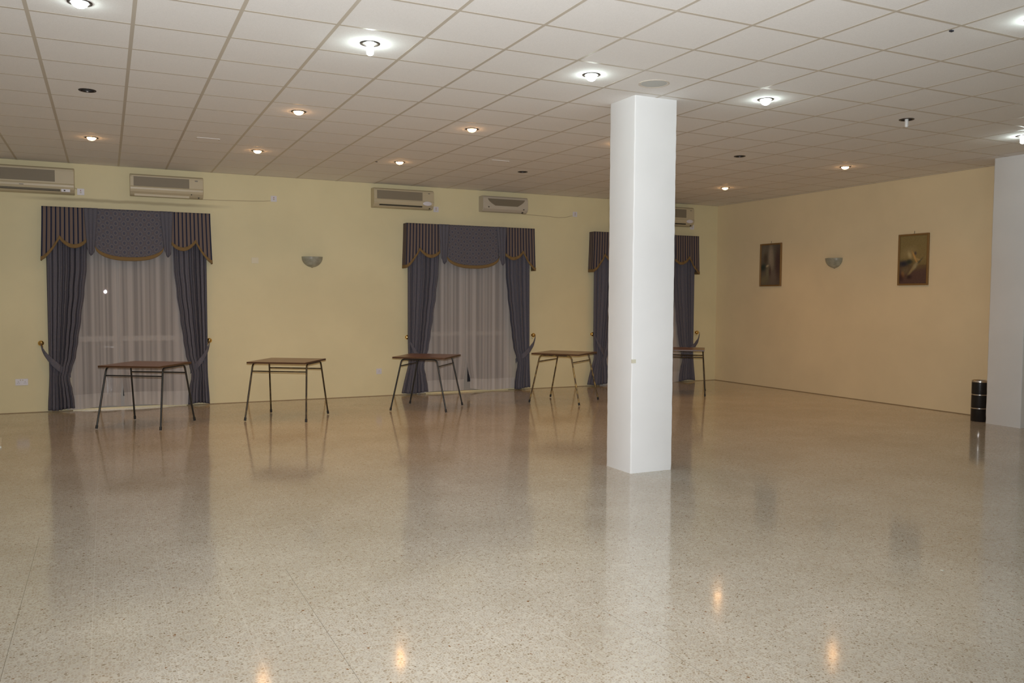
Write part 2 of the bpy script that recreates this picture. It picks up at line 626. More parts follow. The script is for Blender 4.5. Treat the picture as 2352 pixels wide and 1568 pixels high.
# ------------------------------------------------------------------ pillars
def pillar(name, x0, x1, y0, y1, label, seed):
    rnd = random.Random(seed)
    r, n = 0.012, 40
    m = MB()
    # rounded square outline, slightly uneven along its height like hand-finished plaster
    out = []
    for (cx, cy, a) in ((x1 - r, y1 - r, 0), (x0 + r, y1 - r, PI / 2), (x0 + r, y0 + r, PI), (x1 - r, y0 + r, 1.5 * PI)):
        for k in range(4):
            t = a + (PI / 2) * k / 3
            out.append((cx + r * math.cos(t), cy + r * math.sin(t), len(out) // 4))
    lv = 60
    wob = [[(rnd.uniform(-1, 1) * 0.0016, rnd.uniform(-1, 1) * 0.0016) for _ in range(4)] for _ in range(lv + 1)]
    for q in range(lv + 1):
        z = H * q / lv
        for (px, py, cidx) in out:
            wx, wy = wob[q][cidx]
            m.v.append((px + wx, py + wy, z))
    N = len(out)
    for q in range(lv):
        for i in range(N):
            j = (i + 1) % N
            m.f.append([q * N + i, q * N + j, (q + 1) * N + j, (q + 1) * N + i]); m.mi.append(0)
    m.f.append(list(range(N))[::-1]); m.mi.append(0)
    m.f.append([lv * N + i for i in range(N)]); m.mi.append(0)
    m.smooth = True
    o = m.build(name, M_white)
    tag(o, label, 'pillar')
    return o


pil = pillar('pillar', 4.172, 4.622, 6.16, 6.56, 'white square plastered pillar standing free in the middle of the hall', 3)
mk = MB().box(4.1715, 4.212, 6.1545, 6.166, 0.985, 1.018).build('tape_patch', M_mark, pil)
pil2 = pillar('pillar', 10.01, WR - 0.001, 6.40, 6.85, 'greyish white pillar against the right wall beside the black bin', 5)

# ------------------------------------------------------------------ ceiling lamps
ring_prof = [(0.050, 0.004), (0.052, -0.004), (0.060, -0.007), (0.069, -0.005), (0.071, 0.0), (0.071, 0.0)]
can_prof = [(0.0, 0.14), (0.05, 0.14), (0.056, 0.12), (0.058, 0.0), (0.052, -0.002)]


def dome(r, z0, zb, nb=10):
    """profile of a reflector bulb: neck inside the can, dome face below"""
    pr = [(0.013, 0.13), (0.014, 0.10), (r * 0.75, z0 + 0.045), (r, z0 + 0.012)]
    for k in range(nb + 1):
        a = (PI / 2) * k / nb
        pr.append((r * math.cos(a) + (0 if k < nb else 0.0), z0 - (z0 - zb) * math.sin(a)))
    return pr


protos = {}


def lamp(kind, x, y, label):
    group = {'warm': 'warm lit downlights', 'dead': 'unlit downlights'}.get(kind, 'white lit downlights' if kind != 'deadstick' else 'unlit downlights')
    if kind in protos:
        return copy_thing(protos[kind], (x, y, H), 0, label, group)
    t = thing('ceiling_downlight', label, 'ceiling light', (x, y, H), 0, group)
    MB().lathe(ring_prof, n=40).build('trim_ring', M_ring, t)
    MB().lathe(can_prof, n=32).build('housing', M_can, t)
    if kind == 'warm':
        MB().lathe(dome(0.047, 0.000, -0.032), n=28).build('bulb', M_warm, t)['label'] = 'warm glowing reflector bulb'
        ld = bpy.data.lights.new('reflector_beam', 'SPOT')        # the beam thrown down by the silvered reflector
        ld.energy = 27.0; ld.color = (1.0, 0.43, 0.06)
        ld.spot_size = math.radians(140); ld.spot_blend = 1.0; ld.shadow_soft_size = 0.045
        lo = bpy.data.objects.new('reflector_beam', ld); COL.objects.link(lo)
        lo.parent = t; lo.location = (0, 0, -0.08)
    elif kind == 'dome':
        MB().lathe(dome(0.048, 0.002, -0.034), n=28).build('bulb', M_cool, t)['label'] = 'white glowing domed bulb'
    elif kind == 'globe':
        pr = [(0.013, 0.12), (0.016, 0.05)] + [(0.046 * math.sin(a), -0.004 + 0.046 * math.cos(a)) for a in [0.4 + (PI - 0.4) * k / 14 for k in range(15)]]
        MB().lathe(pr, n=28).build('bulb', M_cool, t)['label'] = 'white glowing globe bulb'
    elif kind in ('stick', 'deadstick'):
        mm = M_cool if kind == 'stick' else M_dead
        rr = 0.024 if kind == 'stick' else 0.017
        pr = [(0.02, 0.12), (rr, 0.05), (rr, -0.065)] + [(rr * math.cos(a), -0.065 - rr * 0.8 * math.sin(a)) for a in [PI / 2 * k / 6 for k in range(1, 7)]]
        MB().lathe(pr, n=24).build('bulb', mm, t)['label'] = 'white stick-shaped bulb hanging below the ring'
    else:
        MB().lathe(dome(0.034, 0.07, 0.055), n=24).build('bulb', mat('dark_unlit_bulb', (0.08, 0.08, 0.08), 0.2), t)['label'] = 'unlit bulb recessed in the can'
    protos[kind] = t
    return t


LAB = {
    (0, 0): 'warm glowing downlight at the far left, between the wide and second air conditioners',
    (1, 0): 'warm glowing downlight in the rear row, above the switch on the bare wall',
    (2, 0): 'warm glowing downlight in the rear row, above the third air conditioner',
    (3, 0): 'unlit dark downlight in the rear row, left of the free pillar',
    (4, 0): 'warm downlight in the rear row hidden behind the free pillar',
    (5, 0): 'warm glowing downlight in the rear row, right of the free pillar',
    (0, 1): 'unlit black-ringed downlight above and left of the first window',
    (1, 1): 'warm glowing downlight of the middle row, next right of the unlit black one',
    (2, 1): 'warm glowing downlight of the middle row, next left of the free pillar',
    (3, 1): 'warm downlight of the middle row hidden behind the free pillar',
    (4, 1): 'unlit dark downlight of the middle row, just right of the pillar',
    (5, 1): 'warm glowing downlight near the right wall above the pictures',
    (0, 2): 'white glowing domed downlight at the upper left of the ceiling',
    (1, 2): 'white downlight with glowing stick bulb, second from the left in the near row',
    (2, 2): 'white glowing globe downlight left of the round ceiling speaker',
    (3, 2): 'white glowing globe downlight right of the free pillar',
    (4, 2): 'unlit downlight with white stick bulb hanging from a black ring',
    (5, 2): 'white downlight with glowing stick bulb above the right-hand pillar',
    (3, 3): 'white glowing downlight cut by the upper right edge of the picture',
}
for (i, j), kind in LAMPS.items():
    lamp(kind, LX[i], LY[j], LAB.get((i, j), 'white glowing downlight above the near floor, outside the picture'))

# round speaker in the tile beside the pillar head
t = thing('ceiling_speaker', 'round pale grey speaker set flush in a ceiling tile by the pillar head', 'speaker', (SPK[0], SPK[1], H))
MB().lathe([(0.105, 0.002), (0.115, -0.004), (0.122, -0.006), (0.128, -0.003), (0.128, 0.002)], n=48).build('rim', M_tee, t)
MB().lathe([(0.0, -0.004), (0.06, -0.005), (0.106, -0.002), (0.106, 0.001)], n=48).build('grille', M_spk, t)

# two faint plates screwed to the ceiling
for (x, y, lab) in ((1.07, 10.03, 'small white blanking plate on the ceiling above the first wall light'),
                    (4.61, 9.88, 'small white blanking plate on the ceiling left of the free pillar')):
    t = thing('ceiling_plate', lab, 'ceiling plate', (x, y, H), 0, 'blank plates on the ceiling')
    MB().box(-0.12, 0.12, -0.05, 0.05, -0.004, 0.0).build('plate', M_tile, t, bevel=0.001)
    for sx in (-1, 1):
        MB().box(sx * 0.118 - 0.006, sx * 0.118 + 0.006, -0.025, 0.02, -0.007, 0.0).build('clip', M_tee, t)
tag(MB().box(5.005, 5.03, 3.752, 3.770, H - 0.010, H - 0.001).build('ceiling_scuff', M_dirt), 'small dark blob stuck to a ceiling tee near the upper right', 'blob')
tag(MB().box(3.20, 3.225, 10.67, 10.69, H - 0.006, H - 0.0001).build('ceiling_stud', M_dirt), 'tiny dark stud on the ceiling left of a warm lamp', 'stud')


# ------------------------------------------------------------------ windows and curtains
def window(idx, cx, hw, so=0.0):
    root = bpy.data.objects.new('window_%d' % idx, None); COL.objects.link(root)
    root.location = (cx, D + 0.06, 0)
    struct(root)
    f = MB()
    zt, fwid = WT, 0.055
    f.box(-hw, -hw + fwid, 0, 0.07, 0, zt); f.box(hw - fwid, hw, 0, 0.07, 0, zt)
    f.box(-hw + fwid, hw - fwid, 0, 0.07, zt - fwid, zt)
    f.box(-hw + fwid, hw - fwid, 0, 0.07, 0, 0.16)
    f.box(so - 0.04, so + 0.04, -0.005, 0.065, 0.16, zt - fwid)
    f.box(-hw + fwid, so - 0.04, 0.005, 0.06, 0.93, 1.00); f.box(so + 0.04, hw - fwid, 0.005, 0.06, 0.93, 1.00)
    f.build('window_frame', M_alu, root)
    for (a, b_) in ((-hw + fwid, so - 0.04), (so + 0.04, hw - fwid)):
        for (z0, z1) in ((0.16, 0.93), (1.00, zt - fwid)):
            MB().box(a, b_, 0.028, 0.034, z0, z1).build('glass_pane', M_glass, root)
    MB().box(-hw, hw, -0.06, 0.2, 0.0, 0.022).build('window_sill', M_sill, root)


for k, (cx, hw_) in enumerate(WIN):
    window(k + 1, cx, hw_, (-0.14, -0.03, 0)[k])


def lerp_table(tab, z):
    if z >= tab[0][0]:
        return tab[0][1]
    for (a, va), (b_, vb) in zip(tab, tab[1:]):
        if z >= b_:
            t = (z - b_) / (a - b_)
            t = t * t * (3 - 2 * t)
            return vb + (va - vb) * t
    return tab[-1][1]


TOPZ = 2.722


def valance(cx, half, where):
    t = thing('window_valance', 'striped and patterned scalloped valance with ochre fringe, ' + where, 'valance', (cx, D, TOPZ), 0, 'valances over the windows')
    F = -0.168
    MB().box(-half, half, F + 0.012, -0.001, -0.018, 0.0).build('pelmet_board', M_woodedge, t)

    def prof(u):                 # lower edge of the striped side piece, u = distance from the outer corner / half
        if u < 0.20:
            q = u / 0.20
            return -0.70 + 0.285 * q ** 1.5
        q = (u - 0.20) / 0.30
        return -0.415 - 0.10 * math.sin(PI * min(1, q)) ** 0.8 - 0.03 * q

    for sgn in (-1, 1):
        nu, nv = 110, 16
        wside = 0.50 * half
        ret = 0.15

        def path(u, v, low, hgt=None):
            sdist = u * (wside + ret)
            if sdist < ret:
                x, y, uu = -half - 0.012, -0.004 + (F + 0.004) * (sdist / ret), 0.0
            else:
                x, y, uu = -half - 0.012 + (sdist - ret), F, (sdist - ret) / half
            bt = prof(uu)
            z = bt * v if hgt is None else bt - 0.008 + hgt * (1 - v)
            pl = 0.006 * math.sin(sdist * 2 * PI / 0.103) * min(1, -z * 2)
            fl_ = 0.035 * (-z) ** 1.3
            x -= fl_ * (1 - min(1, uu / 0.5))
            return (-sgn * x, y - pl - (0 if sdist < ret else 0.01 * (-z)) - (low and 0.009), z)

        sp_ = MB().grid(nu, nv, lambda u, v: path(u, v, 0), lambda u, v: (u * (wside + ret), v * 0.5)).build('striped_panel', M_stripe, t, solid=0.004)
        MB().grid(nu, 3, lambda u, v: path(u, v, 1, 0.052), lambda u, v: (u, v)).build('fringe', M_fringe, sp_, solid=0.008)

    # centre swag
    hc = 0.415 * half

    def clow(q):
        return -0.50 - 0.185 * math.sqrt(max(0, 1 - abs(q) ** 2.4)) if abs(q) < 1 else -0.50

    def cen(u, v, low, hgt=None):
        q = 2 * u - 1
        bt = clow(q)
        z = bt * v if hgt is None else bt - 0.008 + hgt * (1 - v)
        return (hc * q * (1 + 0.02 * (1 - v)), F - 0.004 - 0.016 * (-z) - 0.003 * math.sin(q * 9) - (low and 0.009), z)

    cp = MB().grid(60, 16, lambda u, v: cen(u, v, 0), lambda u, v: (2 * hc * u, v * 0.68)).build('centre_panel', M_oval, t, solid=0.004)
    MB().grid(60, 3, lambda u, v: cen(u, v, 1, 0.052), lambda u, v: (u, v)).build('fringe', M_fringe, cp, solid=0.008)

    # pleated tails covering the seams
    for sgn in (-1, 1):
        xc = sgn * 0.455 * half

        def tail(u, v):
            q = 2 * u - 1
            wv_ = 0.085 - 0.042 * v
            zb = -0.635 + 0.10 * (abs(u - 0.5) * 2) ** 1.3 * (1 if u < 0.5 else 0.5)
            z = zb * v
            return (xc + wv_ * q * half / 1.04 + 0.008 * sgn * v, F - 0.022 - 0.012 * abs(math.sin(u * 3 * PI)) - 0.012 * v, z)
        MB().grid(36, 14, tail, lambda u, v: (u * 0.30, v * 0.62)).build('pleated_tail', M_drape, t, solid=0.004)
    return t


OUT = [(2.3, 0.0), (1.0, 0.0), (0.55, 0.005), (0.0, -0.02)]
INN = [(2.3, 0.475), (1.95, 0.465), (1.6, 0.43), (1.25, 0.385), (0.95, 0.345), (0.75, 0.315), (0.55, 0.262), (0.47, 0.236), (0.40, 0.24), (0.30, 0.262), (0.12, 0.285), (0.0, 0.29)]


def drape(x0, sgn, seed, where, dy=0.0, zlow=0.035, flare=0.0, scale=1.0, knobz=0.923, kx=0.0):
    """x0: outer edge; cloth runs towards sgn"""
    rnd = random.Random(seed)
    t = thing('curtain', 'blue-grey paisley curtain tied back, ' + where, 'curtain', (x0, D, 0), 0, 'tied-back curtains')
    ph = rnd.uniform(0, 6)
    nf = 6.5
    wj = [rnd.uniform(-0.6, 0.6) for _ in range(12)]
    ztop = 2.60
    tie = 0.50

    def f(u, v):
        z = ztop + (zlow - ztop) * v
        a = lerp_table(OUT, z) - flare * max(0, 0.5 - z) * 1.5
        b_ = lerp_table(INN, z) * scale + flare * max(0, 0.5 - z) * 0.4
        # gathered folds
        k = u * nf * 2 * PI + ph + 0.8 * math.sin(3.1 * u * 2 + ph) + wj[int(u * 11)] * 0.15
        near = math.exp(-((z - tie) / 0.16) ** 2)
        amp = 0.028 * (1 - 0.45 * near) * (0.75 + 0.25 * math.sin(u * 7 + ph))
        y = -0.110 + amp * math.sin(k) + 0.008 * math.sin(2.3 * k + 1)
        x = a + (b_ - a) * u + 0.004 * math.cos(k)
        # cloth puffs a little above the tie on the inner side
        y -= 0.015 * near
        return (sgn * x, y + dy, z + 0.012 * math.sin(u * 5 + ph) * v)
    MB().grid(150, 64, f, lambda u, v: (u * 0.95, v * 2.55)).build('cloth_panel', M_drape, t, solid=0.003)

    # tie band: from the brass knob beside the curtain down and around the gathered cloth
    ka, kb = (sgn * (kx - x0) + 0.004, knobz - 0.012), (lerp_table(INN, 0.49) * scale + 0.012, 0.485)

    def band(u, v):
        x = ka[0] + (kb[0] - ka[0]) * u
        zc = ka[1] + (kb[1] - ka[1]) * (u ** 0.62)
        wd = 0.022 + 0.032 * math.sin(PI * min(1, u * 0.9 + 0.05))
        y = -0.060 - 0.098 * math.sin(PI * min(1, u * 1.06 + 0.10)) ** 0.45 if u < 0.97 else -0.10
        return (sgn * x, y + dy + 0.004 * math.sin(u * 30), zc - wd * (v - 0.5) * 2)
    MB().grid(40, 5, band, lambda u, v: (u * 0.5, v * 0.1)).build('tie_band', M_drape, t, solid=0.006)['label'] = 'patterned tie band'
    # brass hold-back knob on the wall
    hk = thing('curtain_holdback', 'brass hold-back knob on the wall, ' + where, 'curtain hook', (kx, D, knobz), 0, 'brass curtain hold-backs')
    q = MB(); q.lathe([(0.0, 0.0), (0.026, 0.0), (0.026, 0.006), (0.010, 0.010), (0.009, 0.026), (0.028, 0.030), (0.036, 0.040), (0.032, 0.052), (0.016, 0.062), (0.0, 0.064)], n=24)
    q.v = [(x, -z, y) for (x, y, z) in q.v]
    kn = q.build('knob', M_brass, hk)
    MB().tube([(sgn * a, -0.03 - 0.01 * math.sin(PI * w_), zz) for a, zz, w_ in ((0.0, 0.0, 0), (0.006, -0.02, .3), (0.016, -0.04, .6), (0.022, -0.055, 1))], 0.006, 8).build('hook_arm', M_brass, hk)
    return t


def sheers(cx, hw_, where, seed, zb=0.045, split=0.0, lift=0.0):
    rnd = random.Random(seed)
    for sgn, side in ((-1, 'left'), (1, 'right')):
        t = thing('sheer_curtain', '%s panel of white sheer voile, %s' % (side, where), 'sheer curtain', (cx + split, D, 0), 0, 'sheer curtains in the windows')
        Wd = hw_ - 0.02 - split * sgn
        ks = [(rnd.uniform(3, 9), rnd.uniform(0, 6), rnd.uniform(0.4, 1)) for _ in range(4)]

        def f(u, v, z0, z1, off):
            z = z0 + (z1 - z0) * v
            y = -0.020 if sgn < 0 else -0.040
            for (a, b_, w_) in ks:
                y += 0.0022 * w_ * math.sin(a * u * 6.28 * 1.6 + b_ + 0.25 * z * w_)
            y += 0.0012 * math.sin(u * 90 + b_)
            gap = -0.02 + (0.025 + lift * 0.05) * max(0, min(1, (0.6 - z) * 2.5)) ** 1.5 * max(0, 1 - u * 4)
            zz = z + (0.02 * math.sin(u * 6 + b_) + lift * 0.05 * (1 - u)) * max(0, (0.35 - z)) * 2.2
            return (sgn * (gap + (Wd - gap) * u), y - off, zz)
        pnl = MB().grid(150, 26, lambda u, v: f(u, v, 2.56, zb + 0.19, 0.0), lambda u, v: (u, v)).build('voile', M_sheer, t)
        MB().grid(150, 5, lambda u, v: f(u, v, zb + 0.192, zb, 0.001), lambda u, v: (u, v)).build('hem_band', M_hem, t)['label'] = 'denser pale hem'


WINS = [
    (0.312, 1.028, 'over the left window', 'left', 'first window'),
    (5.39, 1.115, 'over the middle window', 'middle', 'middle window'),
    (8.83, 1.125, 'over the window behind the pillar', 'far', 'window behind the pillar'),
]
for k, (cx, half, where, tagw, wn) in enumerate(WINS):
    valance(cx, half, where)
    sc_ = half / 1.028
    fl0, fl1 = ((0.0, 0.0), (0.12, 0.0), (0.14, 0.05))[k]
    drape(cx - half + 0.03, 1, 10 + k, 'left side of the ' + wn, flare=fl0, scale=sc_, kx=(-0.779, 4.314, 7.756)[k])
    drape(cx + half - 0.04, -1, 20 + k, 'right side of the ' + wn, flare=fl1, scale=sc_ * 0.93, zlow=0.03, kx=(1.333, 6.576, 10.062)[k])
    sheers(cx, half - 0.2, wn, 30 + k, split=(-0.12, -0.04, 0)[k], zb=(0.026, 0.012, 0.012)[k], lift=(0.3, 1.0, 0.3)[k])


# ------------------------------------------------------------------ wall air conditioners
def ac_round(x0, x1, z0, z1, label, style):
    """unit with its back on the wall; local origin at lower left back corner"""
    w, h = x1 - x0, z1 - z0
    t = thing('air_conditioner', label, 'air conditioner', (x0, D, z0), 0, 'wall-mounted air conditioners')
    dp = 0.19
    if style == 'scoop':
        pr = [(0, 0.01), (-0.10, 0.0), (-0.15, 0.01), (-0.185, 0.05), (-0.19, 0.07), (-0.19, h - 0.05), (-0.175, h - 0.02), (-0.15, h), (0, h)]
    else:
        pr = [(0, 0.0), (-0.10, 0.0), (-0.135, 0.012), (-0.178, 0.055), (-0.19, 0.085), (-0.192, 0.11), (-0.183, 0.13), (-0.180, h - 0.045), (-0.172, h - 0.02), (-0.14, h - 0.004), (-0.10, h), (0, h)]
    m = M_plastic2 if style == 'scoop' else M_plastic
    MB().prism(pr, 0, w).build('body', m, t, bevel=0.008)
    # louvred intake grille
    gx0, gx1 = (0.10 * w, 0.92 * w) if style == 'scoop' else (0.05 * w, 0.80 * w)
    gz0, gz1 = (0.40 * h, 0.82 * h) if style == 'scoop' else (0.43 * h, 0.86 * h)
    g = MB()
    yb = -0.192 if style == 'scoop' else -0.185
    nsl = 13
    for k in range(nsl):
        z = gz0 + (gz1 - gz0) * (k + 0.5) / nsl
        a, b_ = gx0, gx1
        if style == 'scoop':
            q = 1 - (k + 0.5) / nsl
            ins = 0.20 * (gx1 - gx0) * q ** 1.6
            a, b_ = gx0 + ins, gx1 - ins
        g.box(a, b_, yb - 0.004, yb + 0.004, z - 0.0055, z + 0.0045)
    for k in range(1, 24):
        xx = gx0 + (gx1 - gx0) * k / 24
        if style != 'scoop':
            g.box(xx - 0.0015, xx + 0.0015, yb - 0.0045, yb + 0.003, gz0, gz1)
    g.build('intake_grille', M_grille, t)
    bk = MB()
    if style == 'scoop':
        bk.v = [(gx0, yb + 0.001, gz1), (gx1, yb + 0.001, gz1), (gx1 - 0.2 * (gx1 - gx0), yb + 0.001, gz0), (gx0 + 0.2 * (gx1 - gx0), yb + 0.001, gz0)]
        bk.f = [[0, 1, 2, 3]]; bk.mi = [0]
    else:
        bk.box(gx0, gx1, yb, yb + 0.006, gz0, gz1)
    bk.build('grille_backing', M_grille, t)
    # top lip highlight strip
    MB().box(0.02 * w, 0.985 * w, -0.189, -0.17, h - 0.045, h - 0.030).build('upper_lip', m, t, bevel=0.003)
    if style == 'wide':
        MB().box(0.02, w - 0.17, -0.185, -0.150, 0.030, 0.052).build('outlet_slot', M_darkslot, t)
        MB().box(0.03, w - 0.175, -0.188, -0.17, 0.037, 0.045).build('louver', M_grille, t)
        MB().box(w - 0.155, w - 0.05, -0.182, -0.160, 0.022, 0.060).build('display_window', M_switch, t, bevel=0.003)
        MB().box(w - 0.125, w - 0.105, -0.184, -0.17, 0.032, 0.048).build('indicator', M_darkslot, t)
        MB().box(w * 0.44, w * 0.44 + 0.05, -0.1945, -0.185, 0.088, 0.098).build('maker_badge', M_logo, t)
    elif style == 'outlet':
        MB().box(0.09 * w, 0.80 * w, -0.1775, -0.12, 0.028, 0.047).build('outlet_slot', M_darkslot, t)
        q = MB().lathe([(0.0, -0.004), (0.07, -0.004), (0.075, 0.0), (0.075, 0.01)], n=28)
        q.v = [(0.885 * w + x, -0.190 - 0.0 + z, 0.088 + y * 0.45) for (x, y, z) in q.v]
        q.build('control_panel', M_switch, t)
        MB().box(0.90 * w, 0.93 * w, -0.186, -0.178, 0.80 * h, 0.84 * h).build('indicator', M_logo, t)
        MB().box(0.925 * w, 0.945 * w, -0.160, -0.12, 0.008, 0.022).build('sensor', M_darkslot, t)
    elif style == 'open':
        MB().box(0.055 * w, 0.805 * w, -0.150, -0.08, -0.004, 0.03).build('outlet_flap', M_plastic, t, bevel=0.004)
        MB().box(0.88 * w, 0.92 * w, -0.186, -0.178, 0.77 * h, 0.82 * h).build('indicator', M_logo, t)
        MB().box(0.825 * w, 0.838 * w, -0.184, -0.165, 0.04, 0.052).build('sensor', M_darkslot, t)
        MB().box(0.925 * w, 0.943 * w, -0.150, -0.12, 0.002, 0.016).build('screw_hole', M_darkslot, t)
    elif style == 'scoop':
        for (a, zz) in ((0.12, 0.30), (0.90, 0.235)):
            MB().box(a * w - 0.010, a * w + 0.010, -0.194, -0.18, zz * h - 0.008, zz * h + 0.008).build('indicator', M_darkslot, t)
        MB().box(0.875 * w, 0.90 * w, -0.175, -0.13, 0.004, 0.022).build('sensor', M_darkslot, t)
    return t


ac_round(-1.47, -0.342, 2.895, 3.238, 'wide cream air conditioner cut by the left picture edge', 'wide')
ac_round(0.327, 1.268, 2.925, 3.222, 'cream air conditioner on the wall above the left window', 'open')
ac_round(3.735, 4.712, 2.945, 3.245, 'cream air conditioner with dark outlet slot above the middle window', 'outlet')
ac_round(5.563, 6.382, 2.962, 3.225, 'smaller air conditioner with tapered scoop grille, right above middle window', 'scoop')
ac_round(8.90, 9.842, 2.895, 3.245, 'air conditioner mostly hidden behind the pillar near the room corner', 'outlet')


M_cream_pl = mat('yellowed_cream_plastic', (0.74, 0.68, 0.50), 0.4)

# ------------------------------------------------------------------ sockets and switches
def plate(name, x, z, w, h, label, cat, marks, pm=None):
    t = thing(name, label, cat, (x, D, z), 0)
    MB().box(-w / 2, w / 2, -0.010, -0.0005, -h / 2, h / 2).build('face_plate', pm or M_switch, t, bevel=0.002)
    for (mx, mz, mw, mh, mm, nm) in marks:
        MB().box(mx - mw / 2, mx + mw / 2, -0.0125, -0.008, mz - mh / 2, mz + mh / 2).build(nm, mm, t)
    return t


sock = []
for cx_ in (-0.038, 0.038):
    sock += [(cx_, 0.004, 0.005, 0.009, M_logo, 'pin_hole'), (cx_ - 0.010, -0.014, 0.008, 0.004, M_logo, 'pin_hole'), (cx_ + 0.010, -0.014, 0.008, 0.004, M_logo, 'pin_hole'),
             (cx_ * 0.35, 0.026, 0.012, 0.016, M_plastic2, 'rocker')]
plate('wall_socket', -1.013, 0.412, 0.146, 0.086, 'white double wall socket low on the wall left of the first curtain', 'socket', sock)
plate('wall_socket', 3.857, 0.392, 0.086, 0.086, 'white single wall socket low on the wall between first and middle windows', 'socket', sock[:3] and [(0, 0.010, 0.005, 0.010, M_logo, 'pin_hole'), (-0.011, -0.010, 0.008, 0.004, M_logo, 'pin_hole'), (0.011, -0.010, 0.008, 0.004, M_logo, 'pin_hole')])
swm = [(0, 0.018, 0.010, 0.014, M_red, 'neon'), (0, -0.008, 0.018, 0.024, M_plastic2, 'rocker')]
plate('isolator_switch', -0.272, 2.948, 0.086, 0.086, 'white switch on the wall touching the wide air conditioner', 'switch', swm)
plate('isolator_switch', 2.262, 2.998, 0.086, 0.086, 'white switch on the bare wall right of the second air conditioner', 'switch', swm)
plate('isolator_switch', 4.812, 2.972, 0.086, 0.086, 'white switch at lower corner of the air conditioner with dark slot', 'switch', swm)
plate('isolator_switch', 7.392, 3.018, 0.086, 0.086, 'white switch high on the wall left of the pillar', 'switch', swm)
plate('isolator_switch', 9.93, 2.90, 0.086, 0.086, 'white switch below the air conditioner behind the pillar', 'switch', swm)
t = plate('light_switch', 1.985, 2.085, 0.10, 0.086, 'faint cream blank plate on the wall left of the first wall light', 'switch', [(-0.02, 0, 0.02, 0.03, M_cream_pl, 'rocker'), (0.018, 0, 0.02, 0.03, M_cream_pl, 'rocker')], M_cream_pl)
M_cable = mat('cream_cable', (0.50, 0.42, 0.27), 0.6)


def cable(pts, label):
    q = MB()
    P_ = []
    for (a, b_) in zip(pts, pts[1:]):
        for k in range(8):
            P_.append(Vector(a).lerp(Vector(b_), k / 8))
    P_.append(Vector(pts[-1]))
    o = q.tube([tuple(v) for v in P_], 0.004, 6).build('cable', M_cable)
    tag(o, label, 'cable')


cable([(1.24, D - 0.006, 2.93), (1.5, D - 0.006, 2.935), (1.9, D - 0.006, 2.945), (2.12, D - 0.006, 2.955), (2.21, D - 0.006, 2.965)], 'thin cream cable from the second air conditioner to the switch on its right')
cable([(6.36, D - 0.006, 2.97), (6.8, D - 0.006, 2.96), (7.05, D - 0.006, 2.945), (7.2, D - 0.006, 2.955), (7.34, D - 0.006, 2.99)], 'thin cream cable from the scoop-grille air conditioner to the switch by the pillar')
cable([(-0.345, D - 0.006, 2.995), (-0.325, D - 0.006, 2.99), (-0.305, D - 0.006, 2.975)], 'short cable between the wide air conditioner and its switch')


# ------------------------------------------------------------------ wall lights (half bowls)
def sconce(loc, rz, label):
    t = thing('wall_light', label, 'wall light', loc, rz, 'half-bowl wall lights')
    prof = [(0.006, -0.158), (0.016, -0.155)] + [(0.155 * math.sin(a), -0.150 * math.cos(a)) for a in [0.12 + (PI / 2 - 0.12) * k / 12 for k in range(13)]] + [(0.157, 0.004), (0.150, 0.004), (0.149, -0.004)]
    m = MB().lathe(prof, n=30, a0=PI, a1=2 * PI)
    m.v = [(x, y * 0.85 - 0.001, z) for (x, y, z) in m.v]
    m.build('glass_bowl', M_sconce, t, solid=0.004)
    MB().box(-0.04, 0.04, -0.02, -0.0005, -0.11, -0.03).build('mount_plate', M_plastic2, t, bevel=0.003)
    MB().box(-0.012, 0.012, -0.060, -0.02, -0.075, -0.050).build('lamp_holder', M_plastic2, t)
    MB().lathe([(0.004, -0.164), (0.010, -0.160), (0.008, -0.152), (0.002, -0.150)], cy=-0.006, n=16).build('finial', M_brass, t)
    return t


sconce((2.820, D, 2.155), 0, 'grey half-bowl glass wall light on the back wall between windows')
sconce((WR, 9.845, 2.215), -PI / 2, 'grey half-bowl glass wall light on the right wall between pictures')


# ------------------------------------------------------------------ framed pictures on the right wall
def blend_paint(u, v, base, blobs):
    col = [base(u, v)[k] for k in range(3)]
    for (bx, by, sx, sy, ang, c_, st) in blobs:
        dx, dy = u - bx, v - by
        ca, sa = math.cos(ang), math.sin(ang)
        a, b_ = (dx * ca + dy * sa) / sx, (-dx * sa + dy * ca) / sy
        w = st * math.exp(-(a * a + b_ * b_) ** 1.5)
        col = [col[k] * (1 - w) + c_[k] * w for k in range(3)]
    return col


